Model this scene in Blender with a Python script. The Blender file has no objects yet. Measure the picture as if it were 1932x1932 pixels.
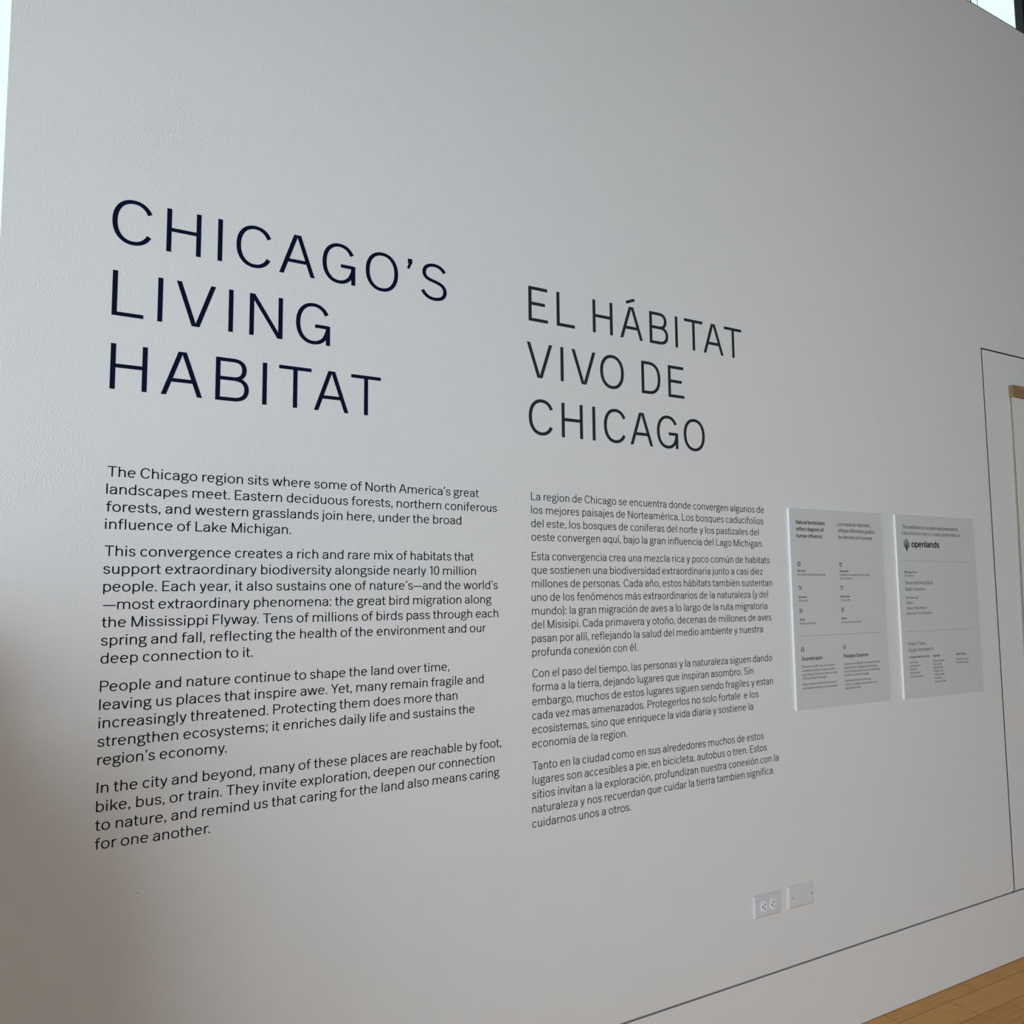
import bpy, math, random
from mathutils import Vector, Matrix
from mathutils.geometry import delaunay_2d_cdt

S = bpy.context.scene
COL = S.collection

# ---------------------------------------------------------------- camera
# Metres. The lettered wall's face is the plane y = 0, x runs right along it, z is up from the floor.
def aim(yaw, pitch, roll):
    ca, sa, cb, sb, cc, sc = math.cos(yaw), math.sin(yaw), math.cos(pitch), math.sin(pitch), math.cos(roll), math.sin(roll)
    right = Vector((ca, -sa, 0)); f0 = Vector((sa, ca, 0)); u0 = Vector((0, 0, 1))
    fwd = f0 * cb + u0 * sb; up = u0 * cb - f0 * sb
    r = right * cc + up * sc; u = up * cc - right * sc
    return Matrix((r, u, -fwd)).transposed()
cam_d = bpy.data.cameras.new('camera'); cam = bpy.data.objects.new('camera', cam_d); COL.objects.link(cam)
cam.matrix_world = Matrix.Translation((0, -2, 1.4616)) @ aim(0.542692441, 0.0934127948, -0.00890237055).to_4x4()
cam_d.sensor_fit = 'HORIZONTAL'; cam_d.sensor_width = 36.0; cam_d.lens = 36.0 * 1615 / 1932
cam_d.clip_start = 0.02; cam_d.clip_end = 200
S.camera = cam

# ---------------------------------------------------------------- sky, exposure
S.view_settings.view_transform = 'Standard'; S.view_settings.look = 'None'
S.view_settings.gamma = 1.0; S.view_settings.use_curve_mapping = False
S.view_settings.exposure = 0.0
world = bpy.data.worlds.new('overcast_sky'); S.world = world; world.use_nodes = True
wn = world.node_tree; wn.nodes.clear()
tc = wn.nodes.new('ShaderNodeTexCoord'); dot = wn.nodes.new('ShaderNodeVectorMath'); dot.operation = 'DOT_PRODUCT'
dot.inputs[1].default_value = (-0.50, -0.866, 0.0)
mr = wn.nodes.new('ShaderNodeMapRange'); mr.interpolation_type = 'SMOOTHSTEP'
mr.inputs['From Min'].default_value = 0.2; mr.inputs['From Max'].default_value = 0.95
mx = wn.nodes.new('ShaderNodeMix'); mx.data_type = 'RGBA'
mx.inputs['A'].default_value = (0.90, 1.03, 1.04, 1)      # overcast sky on the shaded side
mx.inputs['B'].default_value = (2.56, 2.95, 3.64, 1)      # brighter clouds on the left
bg = wn.nodes.new('ShaderNodeBackground'); wo = wn.nodes.new('ShaderNodeOutputWorld')
wn.links.new(tc.outputs['Generated'], dot.inputs[0]); wn.links.new(dot.outputs['Value'], mr.inputs['Value'])
wn.links.new(mr.outputs['Result'], mx.inputs['Factor']); wn.links.new(mx.outputs['Result'], bg.inputs['Color'])
wn.links.new(bg.outputs[0], wo.inputs[0])
bg.inputs['Strength'].default_value = 1.0

# room sizes
XL, XR, YF, YB, ZC = -1.00, 9.5, -7.0, 1.3, 6.4     # left window, right wall, wall behind camera, back window, ceiling
SILL, LTOP = 0.10, 3.7                                # glazed part of the left window wall
BLOCKER = (-0.34, -0.085, -0.62, -0.07, 1.20)              # unseen box added past the wall's left end to shade its lower corner
UPS = (0.09, 1.41)                                      # upstand added to soften that shade: depth, height
WTOP = 4.052                                         # top of the free-standing lettered wall
WLEFT = -0.0195                                      # its left end

def portal(name, loc, direction, sx, sy):
    d = bpy.data.lights.new(name, 'AREA'); d.shape = 'RECTANGLE'; d.size = sx; d.size_y = sy
    d.cycles.is_portal = True
    o = bpy.data.objects.new(name, d); COL.objects.link(o); o.location = loc
    o.rotation_euler = Vector(direction).to_track_quat('-Z', 'Z' if abs(direction[2]) < .5 else 'Y').to_euler()
portal('window_daylight_portal', (XL - 0.06, (YF + YB) / 2, (SILL + LTOP) / 2), (1, 0, 0), YB - YF, LTOP - SILL)
FTOP, FX = 2.4, 4.2
portal('front_daylight_portal', ((XL + FX) / 2, YF - 0.06, (SILL + FTOP) / 2), (0, 1, 0), FX - XL, FTOP - SILL)
portal('clerestory_daylight_portal', ((XL + XR) / 2, YB + 0.06, ZC / 2), (0, -1, 0), XR - XL, ZC)

# ---------------------------------------------------------------- materials
def mat(name, col, rough=0.6, spec=0.3, metal=0.0):
    m = bpy.data.materials.new(name); m.use_nodes = True
    b = m.node_tree.nodes['Principled BSDF']
    b.inputs['Base Color'].default_value = (*col, 1); b.inputs['Roughness'].default_value = rough
    b.inputs['Specular IOR Level'].default_value = spec; b.inputs['Metallic'].default_value = metal
    return m
def nd(m, kind): return m.node_tree.nodes.new(kind)
def lk(m, a, b): m.node_tree.links.new(a, b)
def bsdf(m): return m.node_tree.nodes['Principled BSDF']

def paint(name, col, bump=0.35, rough=0.55):
    m = mat(name, col, rough, 0.25)
    t = nd(m, 'ShaderNodeTexCoord')
    n1 = nd(m, 'ShaderNodeTexNoise'); n1.inputs['Scale'].default_value = 230; n1.inputs['Detail'].default_value = 3; n1.inputs['Roughness'].default_value = .55
    n2 = nd(m, 'ShaderNodeTexNoise'); n2.inputs['Scale'].default_value = 5; n2.inputs['Detail'].default_value = 2
    lk(m, t.outputs['Object'], n1.inputs['Vector']); lk(m, t.outputs['Object'], n2.inputs['Vector'])
    r = nd(m, 'ShaderNodeMapRange'); r.inputs['From Min'].default_value = .35; r.inputs['From Max'].default_value = .7
    r.inputs['To Min'].default_value = .25; r.inputs['To Max'].default_value = 1
    lk(m, n2.outputs['Fac'], r.inputs['Value'])
    mu = nd(m, 'ShaderNodeMath'); mu.operation = 'MULTIPLY'; mu.inputs[1].default_value = bump
    lk(m, r.outputs['Result'], mu.inputs[0])
    b = nd(m, 'ShaderNodeBump'); b.inputs['Distance'].default_value = 0.0016
    lk(m, mu.outputs[0], b.inputs['Strength']); lk(m, n1.outputs['Fac'], b.inputs['Height'])
    lk(m, b.outputs['Normal'], bsdf(m).inputs['Normal'])
    return m
M_wall = paint('white_wall_paint', (0.815, 0.77, 0.69), 0.9)
M_base = paint('white_baseboard_paint', (0.815, 0.77, 0.69), 0.25)
M_door = paint('white_door_paint', (0.815, 0.77, 0.69), 0.25)
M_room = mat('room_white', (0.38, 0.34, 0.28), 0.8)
M_reveal = mat('reveal_grey', (0.38, 0.34, 0.31), 0.8, 0.1)
M_edge = mat('blue_grey_door_edge', (0.07, 0.095, 0.11), 0.5, 0.3)
M_dark = mat('dark_recess', (0.02, 0.022, 0.024), 0.9, 0.1)
M_navy = mat('navy_vinyl', (0.0015, 0.0045, 0.022), 0.6, 0.1)
M_ink = mat('blue_black_vinyl', (0.0015, 0.0022, 0.007), 0.6, 0.1)
M_grey = mat('charcoal_vinyl', (0.022, 0.026, 0.028), 0.6, 0.2)
M_grey2 = mat('charcoal_body_vinyl', (0.026, 0.029, 0.030), 0.6, 0.2)
M_print = mat('black_print', (0.010, 0.012, 0.018), 0.6, 0.2)
M_print2 = mat('grey_print', (0.045, 0.047, 0.050), 0.6, 0.2)
M_logo = mat('dark_plum_print', (0.016, 0.007, 0.012), 0.6, 0.2)
M_rule = mat('rule_print', (0.055, 0.055, 0.055), 0.6, 0.2)
M_board = mat('white_sign_board', (0.665, 0.640, 0.565), 0.8, 0.05)
M_lit_edge = mat('lit_board_edge', (0.89, 0.885, 0.87), 0.5, 0.3)  # board edges made whiter than the face to imitate light from the left
M_plastic = mat('white_plastic', (0.70, 0.67, 0.62), 0.5, 0.15)
M_ivory = mat('painted_plate', (0.73, 0.695, 0.63), 0.5, 0.15)
M_recept = mat('receptacle_plastic', (0.86, 0.83, 0.82), 0.35, 0.5)
M_slot = mat('socket_slot', (0.012, 0.009, 0.008), 0.7, 0.1)
M_screw = mat('plated_screw', (0.55, 0.54, 0.50), 0.35, 0.5, 1.0)
M_steel = mat('black_window_steel', (0.012, 0.014, 0.015), 0.5, 0.3)
M_greysteel = mat('grey_mullion', (0.10, 0.12, 0.13), 0.5, 0.3)
M_beige = mat('beige_wall', (0.60, 0.43, 0.25), 0.8)  # tint chosen to bounce warm light onto the right of the lettered wall
M_ceil = mat('dark_ceiling', (0.10, 0.10, 0.10), 0.9, 0.1)
M_seal = mat('pale_glass_seal', (0.55, 0.58, 0.58), 0.6)
M_blocker = mat('light_blocker_brown', (0.38, 0.20, 0.08), 0.7, 0.2)  # warm brown for the added box that shades the wall's lower left

def glass_mat():
    m = bpy.data.materials.new('window_glass'); m.use_nodes = True
    nt = m.node_tree; nt.nodes.clear()
    t = nt.nodes.new('ShaderNodeBsdfTransparent'); t.inputs[0].default_value = (0.97, 1.0, 0.995, 1)
    g = nt.nodes.new('ShaderNodeBsdfGlossy'); g.inputs['Roughness'].default_value = 0.0
    f = nt.nodes.new('ShaderNodeFresnel'); f.inputs['IOR'].default_value = 1.12
    x = nt.nodes.new('ShaderNodeMixShader'); o = nt.nodes.new('ShaderNodeOutputMaterial')
    nt.links.new(f.outputs[0], x.inputs[0]); nt.links.new(t.outputs[0], x.inputs[1]); nt.links.new(g.outputs[0], x.inputs[2])
    nt.links.new(x.outputs[0], o.inputs[0]); return m
M_glass = glass_mat()

def oak_floor():
    m = mat('oak_planks', (.4, .25, .1), 0.55, 0.18)
    t = nd(m, 'ShaderNodeTexCoord'); mp = nd(m, 'ShaderNodeMapping')
    mp.inputs['Location'].default_value = (FLX, FLY, 0)
    lk(m, t.outputs['Object'], mp.inputs['Vector'])
    br = nd(m, 'ShaderNodeTexBrick'); br.offset = 0.63; br.offset_frequency = 2; br.squash = 1
    br.inputs['Scale'].default_value = 1.0; br.inputs['Mortar Size'].default_value = 0.0009; br.inputs['Mortar Smooth'].default_value = 0.15
    br.inputs['Brick Width'].default_value = 0.447; br.inputs['Row Height'].default_value = 0.11; br.inputs['Bias'].default_value = 0
    br.inputs['Color1'].default_value = (0, 0, 0, 1); br.inputs['Color2'].default_value = (1, 1, 1, 1); br.inputs['Mortar'].default_value = (.5, .5, .5, 1)
    lk(m, mp.outputs[0], br.inputs['Vector'])
    st = nd(m, 'ShaderNodeMapping'); st.inputs['Scale'].default_value = (7, 130, 1); lk(m, mp.outputs[0], st.inputs['Vector'])
    n = nd(m, 'ShaderNodeTexNoise'); n.inputs['Scale'].default_value = 1.0; n.inputs['Detail'].default_value = 6; n.inputs['Distortion'].default_value = .5
    lk(m, st.outputs[0], n.inputs['Vector'])
    n3 = nd(m, 'ShaderNodeTexNoise'); n3.inputs['Scale'].default_value = 9; n3.inputs['Detail'].default_value = 4; lk(m, mp.outputs[0], n3.inputs['Vector'])
    ad = nd(m, 'ShaderNodeMath'); ad.operation = 'MULTIPLY_ADD'; ad.inputs[1].default_value = .35
    lk(m, br.outputs['Color'], ad.inputs[0]); lk(m, n.outputs['Fac'], ad.inputs[2])
    ad2 = nd(m, 'ShaderNodeMath'); ad2.operation = 'MULTIPLY_ADD'; ad2.inputs[1].default_value = .4
    lk(m, n3.outputs['Fac'], ad2.inputs[0]); lk(m, ad.outputs[0], ad2.inputs[2])
    cr = nd(m, 'ShaderNodeValToRGB'); e = cr.color_ramp.elements
    e[0].position = .45; e[0].color = (0.58, 0.26, 0.066, 1); e[1].position = 1.15; e[1].color = (0.74, 0.38, 0.115, 1)
    e[1].position = 1.0
    lk(m, ad2.outputs[0], cr.inputs['Fac'])
    mm = nd(m, 'ShaderNodeMix'); mm.data_type = 'RGBA'; mm.inputs['B'].default_value = (0.055, 0.022, 0.007, 1)
    lk(m, br.outputs['Fac'], mm.inputs['Factor']); lk(m, cr.outputs['Color'], mm.inputs['A'])
    lk(m, mm.outputs['Result'], bsdf(m).inputs['Base Color'])
    b = nd(m, 'ShaderNodeBump'); b.inputs['Strength'].default_value = .12; b.inputs['Distance'].default_value = .002
    lk(m, n.outputs['Fac'], b.inputs['Height']); lk(m, b.outputs['Normal'], bsdf(m).inputs['Normal'])
    return m
FLX, FLY = 0.164, 0.063
M_floor = oak_floor()

def oak_wood(name, c0, c1):
    m = mat(name, c0, 0.5, 0.3)
    t = nd(m, 'ShaderNodeTexCoord'); mp = nd(m, 'ShaderNodeMapping'); mp.inputs['Scale'].default_value = (9, 60, 150)
    n = nd(m, 'ShaderNodeTexNoise'); n.inputs['Scale'].default_value = 1; n.inputs['Detail'].default_value = 5
    cr = nd(m, 'ShaderNodeValToRGB'); e = cr.color_ramp.elements
    e[0].position = .3; e[0].color = (*c0, 1); e[1].position = .75; e[1].color = (*c1, 1)
    lk(m, t.outputs['Object'], mp.inputs['Vector']); lk(m, mp.outputs[0], n.inputs['Vector']); lk(m, n.outputs['Fac'], cr.inputs['Fac'])
    lk(m, cr.outputs['Color'], bsdf(m).inputs['Base Color']); return m
M_bar = oak_wood('oak_hanger_wood', (0.24, 0.135, 0.058), (0.40, 0.25, 0.125))

def canvas():
    m = mat('canvas_sheet', (0.80, 0.73, 0.62), 0.9, 0.1)
    t = nd(m, 'ShaderNodeTexCoord'); n = nd(m, 'ShaderNodeTexNoise'); n.inputs['Scale'].default_value = 900
    b = nd(m, 'ShaderNodeBump'); b.inputs['Strength'].default_value = .15; b.inputs['Distance'].default_value = .0005
    lk(m, t.outputs['Object'], n.inputs['Vector']); lk(m, n.outputs['Fac'], b.inputs['Height']); lk(m, b.outputs['Normal'], bsdf(m).inputs['Normal'])
    return m
M_canvas = canvas()

# ---------------------------------------------------------------- mesh helpers
class MB:
    def __init__(s): s.v = []; s.f = []
    def poly(s, pts):
        i = len(s.v); s.v += [tuple(p) for p in pts]; s.f.append(tuple(range(i, i + len(pts))))
    def box(s, x0, x1, y0, y1, z0, z1):
        i = len(s.v)
        s.v += [(x0, y0, z0), (x1, y0, z0), (x1, y1, z0), (x0, y1, z0), (x0, y0, z1), (x1, y0, z1), (x1, y1, z1), (x0, y1, z1)]
        s.f += [tuple(i + k for k in q) for q in ((0, 3, 2, 1), (4, 5, 6, 7), (0, 1, 5, 4), (1, 2, 6, 5), (2, 3, 7, 6), (3, 0, 4, 7))]
        return s
    def prism_y(s, pts, y0, y1):
        """outline pts (x,z) counter-clockwise seen from the room (-y), front at y0"""
        i = len(s.v); n = len(pts)
        s.v += [(x, y0, z) for x, z in pts] + [(x, y1, z) for x, z in pts]
        s.f.append(tuple(i + k for k in range(n))); s.f.append(tuple(i + n + k for k in reversed(range(n))))
        for k in range(n):
            j = (k + 1) % n; s.f.append((i + k, i + n + k, i + n + j, i + j))
        return s
    def frustum_y(s, a, ya, b, yb):
        """loop a at ya (wall side) to smaller loop b at yb (room side), closed with a face on b"""
        i = len(s.v); n = len(a)
        s.v += [(x, ya, z) for x, z in a] + [(x, yb, z) for x, z in b]
        s.f.append(tuple(i + n + k for k in range(n)))
        for k in range(n):
            j = (k + 1) % n; s.f.append((i + k, i + j, i + n + j, i + n + k))
        return s
    def build(s, name, m, parent=None, off=(0, 0, 0)):
        me = bpy.data.meshes.new(name)
        me.from_pydata([(x - off[0], y - off[1], z - off[2]) for x, y, z in s.v], [], s.f)
        me.materials.append(m); me.update()
        o = bpy.data.objects.new(name, me); COL.objects.link(o)
        if parent: o.parent = parent
        else: o.location = off
        return o
def tag(o, label, cat, group=None):
    o['label'] = label; o['category'] = cat
    if group: o['group'] = group
    return o
def thing(name, loc, label, cat, group=None):
    o = bpy.data.objects.new(name, None); COL.objects.link(o); o.location = loc; o.empty_display_size = .05
    return tag(o, label, cat, group)
def struct(o, label, cat):
    o['kind'] = 'structure'; return tag(o, label, cat)
def rect(x0, x1, z0, z1): return [(x0, z0), (x1, z0), (x1, z1), (x0, z1)]
def ring(cx, cz, rx, rz, n=32): return [(cx + rx * math.cos(2 * math.pi * k / n), cz + rz * math.sin(2 * math.pi * k / n)) for k in range(n)]
# ---------------------------------------------------------------- lettering
# A light grotesque drawn as pen strokes: units are thousandths of the cap height, y from the baseline.
# name: (left bearing, width, right bearing, strokes).  M/L points, C cubic, A cx cy rx ry from to (degrees);
# a leading h cuts both ends level, a leading number scales the pen.
G = {
'A': (35, 870, 35, ['h M52 0 L403 1000', 'h M818 0 L467 1000', 'M160 343 L710 343']),
'B': (115, 748, 65, ['M50 0 L50 1000', 'M0 958 L390 958 C560 958 640 875 640 745 C640 608 560 523 390 523 L50 523', 'M50 523 L410 523 C590 523 698 440 698 285 C698 130 590 42 410 42 L0 42']),
'C': (75, 805, 65, ['A427 500 377 470 29 328']),
'D': (115, 746, 75, ['M50 0 L50 1000', 'M0 958 L300 958 C560 958 696 785 696 500 C696 215 560 42 300 42 L0 42']),
'E': (115, 650, 60, ['M50 0 L50 1000', 'M0 958 L640 958', 'M50 512 L555 512', 'M0 42 L650 42']),
'F': (115, 620, 40, ['M50 0 L50 1000', 'M0 958 L620 958', 'M50 492 L555 492']),
'G': (75, 840, 95, ['A427 500 377 470 30 318 C745 240 790 320 795 430', 'M797 0 L797 485', 'M470 450 L797 450']),
'H': (115, 737, 115, ['M50 0 L50 1000', 'M687 0 L687 1000', 'M50 518 L687 518']),
'I': (120, 100, 120, ['M50 0 L50 1000']),
'J': (30, 520, 100, ['M470 1000 L470 260 C470 110 390 30 250 30 C150 30 85 70 45 150']),
'K': (115, 720, 20, ['M50 0 L50 1000', 'h M655 1000 L60 345', 'h M270 560 L670 0']),
'L': (115, 636, 40, ['M50 0 L50 1000', 'M0 42 L636 42']),
'M': (115, 960, 115, ['M50 0 L50 1000', 'M910 0 L910 1000', 'h M62 1000 L450 0', 'h M898 1000 L510 0']),
'N': (115, 778, 115, ['M50 0 L50 1000', 'M728 0 L728 1000', 'h M62 1000 L716 0']),
'O': (75, 880, 75, ['A440 500 390 470 0 360']),
'P': (115, 690, 50, ['M50 0 L50 1000', 'M0 958 L380 958 C555 958 640 865 640 715 C640 560 555 465 380 465 L50 465']),
'Q': (75, 880, 75, ['A440 500 390 470 0 360', 'h M520 250 L800 -30']),
'R': (115, 720, 45, ['M50 0 L50 1000', 'M0 958 L390 958 C565 958 645 865 645 725 C645 575 565 480 390 480 L50 480', 'h M400 480 L665 0']),
'S': (60, 750, 65, ['M688 795 C625 900 515 958 385 958 C210 958 92 875 92 740 C92 585 235 555 390 520 C560 480 702 430 702 265 C702 115 570 42 395 42 C235 42 120 115 45 240']),
'T': (30, 785, 30, ['M0 958 L785 958', 'M392 0 L392 958']),
'U': (110, 740, 110, ['M50 1000 L50 360 C50 140 165 30 370 30 C575 30 690 140 690 360 L690 1000']),
'V': (25, 846, 25, ['h M50 1000 L393 0', 'h M796 1000 L453 0']),
'W': (30, 1240, 30, ['h M48 1000 L325 0', 'h M365 0 L595 1000', 'h M645 1000 L875 0', 'h M915 0 L1192 1000']),
'Y': (20, 800, 20, ['h M50 1000 L400 410', 'h M750 1000 L400 410', 'M400 0 L400 450']),
'Z': (50, 700, 50, ['M20 958 L690 958', 'M0 42 L700 42', 'h M640 958 L60 42']),
'a': (60, 600, 105, ['M544 0 L544 470 C544 605 460 675 310 675 C185 675 105 620 62 515', 'M544 425 L330 405 C150 385 56 312 56 190 C56 92 128 30 240 30 C390 30 500 110 544 250']),
'b': (115, 645, 65, ['M56 0 L56 1000', 'M56 500 C90 610 185 675 310 675 C485 675 589 550 589 352 C589 155 485 30 310 30 C190 30 90 95 56 205']),
'c': (65, 605, 55, ['A332 352 276 322 40 320']),
'd': (65, 645, 115, ['M589 0 L589 1000', 'M589 500 C555 610 460 675 335 675 C160 675 56 550 56 352 C56 155 160 30 335 30 C455 30 555 95 589 205']),
'e': (65, 675, 65, ['M56 385 L620 385', 'A338 352 282 322 6 320']),
'f': (20, 475, -5, ['M190 0 L190 800 C190 910 240 957 340 957 C390 957 430 950 465 940', 'M0 661 L440 661']),
'g': (50, 700, 10, ['A300 480 225 195 0 360', 'M450 620 C520 660 570 688 690 690', 'M205 318 C120 270 105 215 140 165 C170 125 230 115 330 110 L430 105 C570 98 640 50 640 -55 C640 -190 520 -250 330 -250 C150 -250 56 -195 56 -95 C56 -20 110 60 195 105']),
'h': (115, 600, 110, ['M56 0 L56 1000', 'M56 470 C90 600 190 675 320 675 C470 675 544 590 544 440 L544 0']),
'i': (115, 112, 115, ['M56 0 L56 705', '1.15 M56 862 L56 990']),
'\u0131': (115, 112, 115, ['M56 0 L56 705']),
'j': (20, 200, 115, ['M144 705 L144 -90 C144 -180 100 -212 -20 -206', '1.15 M144 862 L144 990']),
'k': (115, 620, 15, ['M56 0 L56 1000', 'h M545 705 L70 240', 'h M250 420 L565 0']),
'l': (120, 112, 120, ['M56 0 L56 1000']),
'm': (115, 1090, 110, ['M56 0 L56 705', 'M56 480 C85 610 180 675 290 675 C425 675 545 600 545 440 L545 0', 'M545 480 C580 610 670 675 785 675 C940 675 1034 600 1034 440 L1034 0']),
'n': (115, 600, 110, ['M56 0 L56 705', 'M56 470 C90 600 190 675 320 675 C470 675 544 590 544 440 L544 0']),
'o': (65, 705, 65, ['A352 352 296 322 0 360']),
'p': (115, 645, 65, ['M56 -250 L56 705', 'M56 500 C90 610 185 675 310 675 C485 675 589 550 589 352 C589 155 485 30 310 30 C190 30 90 95 56 205']),
'q': (65, 645, 115, ['M589 -250 L589 705', 'M589 500 C555 610 460 675 335 675 C160 675 56 550 56 352 C56 155 160 30 335 30 C455 30 555 95 589 205']),
'r': (115, 400, 0, ['M56 0 L56 705', 'M56 455 C90 590 180 668 290 668 C335 668 365 662 398 645']),
's': (60, 560, 60, ['M500 535 C455 630 380 675 285 675 C160 675 75 615 75 515 C75 405 180 385 285 360 C400 335 505 300 505 185 C505 85 410 30 290 30 C180 30 90 80 42 178']),
't': (20, 420, 30, ['M165 925 L165 190 C165 80 215 30 310 30 C350 30 385 38 412 50', 'M0 661 L400 661']),
'u': (110, 590, 115, ['M534 0 L534 705', 'M56 705 L56 265 C56 110 130 30 270 30 C400 30 500 100 534 235']),
'v': (30, 630, 30, ['h M55 705 L298 0', 'h M575 705 L332 0']),
'w': (30, 1010, 30, ['h M52 705 L262 0', 'h M290 0 L485 705', 'h M525 705 L720 0', 'h M748 0 L958 705']),
'x': (30, 610, 30, ['h M60 705 L550 0', 'h M550 705 L60 0']),
'y': (30, 630, 30, ['h M55 705 L318 20', 'M580 712 L345 40 C295 -110 245 -206 120 -206 C95 -206 75 -203 60 -200']),
'z': (55, 540, 55, ['M20 661 L520 661', 'M0 44 L540 44', 'h M470 661 L65 44']),
'.': (85, 130, 95, ['1.2 M65 0 L65 128']),
',': (85, 140, 85, ['1.2 M72 0 L72 128', '.7 M104 55 L28 -155']),
'\u2019': (75, 150, 60, ['1.2 M88 1000 L88 875', '.7 M118 925 L32 735']),
':': (95, 130, 95, ['1.2 M65 0 L65 128', '1.2 M65 560 L65 688']),
';': (95, 140, 95, ['1.2 M72 0 L72 128', '.7 M104 55 L28 -155', '1.2 M72 560 L72 688']),
'-': (60, 310, 60, ['M0 365 L310 365']),
'\u2014': (0, 1070, 10, ['M0 365 L1070 365']),
'(': (80, 270, 30, ['M240 1040 C20 760 20 90 240 -190']),
')': (30, 270, 80, ['M30 1040 C250 760 250 90 30 -190']),
'0': (60, 640, 60, ['A320 500 262 470 0 360']),
'1': (110, 330, 130, ['M270 0 L270 1000', 'h M262 985 L25 850']),
' ': (0, 300, 0, []),
}
ACC = {'\u00e1': ('a', 300), '\u00e9': ('e', 340), '\u00ed': ('\u0131', 56), '\u00f3': ('o', 352), '\u00fa': ('u', 300)}
for ch, (base, cx) in ACC.items():
    l, w, r, s = G[base]; G[ch] = (l, w, r, s + ['.95 M%d 835 L%d 955' % (cx - 95, cx + 140)])
l, w, r, s = G['n']; G['\u00f1'] = (l, w, r, s + ['M150 850 C200 930 260 930 320 890 C380 850 440 850 480 925'])
l, w, r, s = G['A']; G['\u00c1'] = (l, w, r, s + ['.95 M245 1120 L572 1243'])
KERN = {'To': -70, 'Te': -80, 'Ta': -80, 'Th': 0, 'Ye': -60, 'y.': -70, 'y,': -70, 'r,': -60, 'r.': -60, 'La': -20, 'Pe': -20, 'AT': 0, 'TA': 0, 've': -10, 'wa': -5}

def path_pts(spec, n):
    tok = spec.replace('M', ' M ').replace('L', ' L ').replace('C', ' C ').replace('A', ' A ').split()
    cut = False; k = 1.0
    if tok[0] == 'h': cut = True; tok = tok[1:]
    elif tok[0] not in 'MLCA': k = float(tok[0]); tok = tok[1:]
    pts = []; closed = False; i = 0; cmd = None
    while i < len(tok):
        if tok[i] in 'MLCA': cmd = tok[i]; i += 1
        if cmd in 'ML':
            pts.append((float(tok[i]), float(tok[i + 1]))); i += 2
        elif cmd == 'C':
            a = pts[-1]; q = [float(t) for t in tok[i:i + 6]]; i += 6
            for j in range(1, n + 1):
                t = j / n; u = 1 - t
                pts.append((u**3 * a[0] + 3 * u * u * t * q[0] + 3 * u * t * t * q[2] + t**3 * q[4],
                            u**3 * a[1] + 3 * u * u * t * q[1] + 3 * u * t * t * q[3] + t**3 * q[5]))
        elif cmd == 'A':
            cx, cy, rx, ry, a0, a1 = [float(t) for t in tok[i:i + 6]]; i += 6
            m = max(6, int(n * abs(a1 - a0) / 80)); closed = abs(a1 - a0) >= 359
            for j in range(m + (0 if closed else 1)):
                a = math.radians(a0 + (a1 - a0) * j / m); c, s = math.cos(a), math.sin(a); e = 2 / 2.18
                pts.append((cx + rx * math.copysign(abs(c)**e, c), cy + ry * math.copysign(abs(s)**e, s)))
    return pts, closed, cut, k

def stroke_quads(spec, w, h, n):
    """quads covering a stroke drawn with an elliptical pen w wide and h high"""
    pts, closed, cut, k = path_pts(spec, n); N = len(pts)
    a, b = w / 2 * k, h / 2 * k
    L, R = [], []
    for i in range(N):
        if closed: d = (pts[(i + 1) % N][0] - pts[i - 1][0], pts[(i + 1) % N][1] - pts[i - 1][1])
        else:
            p, q = pts[max(i - 1, 0)], pts[min(i + 1, N - 1)]; d = (q[0] - p[0], q[1] - p[1])
        ln = math.hypot(*d) or 1; nx, ny = -d[1] / ln, d[0] / ln
        den = math.sqrt(a * a * nx * nx + b * b * ny * ny)
        ox, oy = a * a * nx / den, b * b * ny / den
        if cut:                                  # level cut: slide the offset along the stroke back to this height
            t = oy / d[1]; ox -= t * d[0]; oy = 0
        elif i in (0, N - 1) and not closed:     # square end
            s = ox * nx + oy * ny; ox, oy = s * nx, s * ny
        L.append((pts[i][0] + ox, pts[i][1] + oy)); R.append((pts[i][0] - ox, pts[i][1] - oy))
    return [(R[i], R[(i + 1) % N], L[(i + 1) % N], L[i]) for i in range(N if closed else N - 1)]

_cache = {}
def glyph(ch, w, h, n, pen=None):
    """2D triangles and outline edges of a character (thousandths of cap height)"""
    key = (ch, w, h, n)
    if key not in _cache:
        V, F = [], []
        for s in (G[ch][3] if pen is None else pen):
            for q in stroke_quads(s, w, h, n):
                ar = sum(q[k][0] * q[(k + 1) % 4][1] - q[(k + 1) % 4][0] * q[k][1] for k in range(4))
                if ar < 0: q = q[::-1]
                i = len(V); V += [Vector(p) for p in q]; F.append([i, i + 1, i + 2, i + 3])
        if not V: _cache[key] = ([], [], [])
        else:
            v, e, f, ov, oe, of = delaunay_2d_cdt(V, [], F, 1, 0.05)
            tris = [tuple(t) for t, o in zip(f, of) if o]
            cnt = {}
            for t in tris:
                for k in range(3):
                    a, b = t[k], t[(k + 1) % 3]; cnt[(a, b)] = 1
            edges = [(a, b) for a, b in cnt if (b, a) not in cnt]
            _cache[key] = ([tuple(p) for p in v], tris, edges)
    return _cache[key]

def put(mb, g, x, z, sx, sz, y0, depth):
    """add a glyph as a thin solid standing off y0 towards the room"""
    V, T, E = g; i = len(mb.v); n = len(V)
    mb.v += [(x + p[0] * sx, y0 - depth, z + p[1] * sz) for p in V] + [(x + p[0] * sx, y0, z + p[1] * sz) for p in V]
    mb.f += [tuple(i + k for k in t) for t in T]
    mb.f += [(i + a, i + n + a, i + n + b, i + b) for a, b in E]

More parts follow.
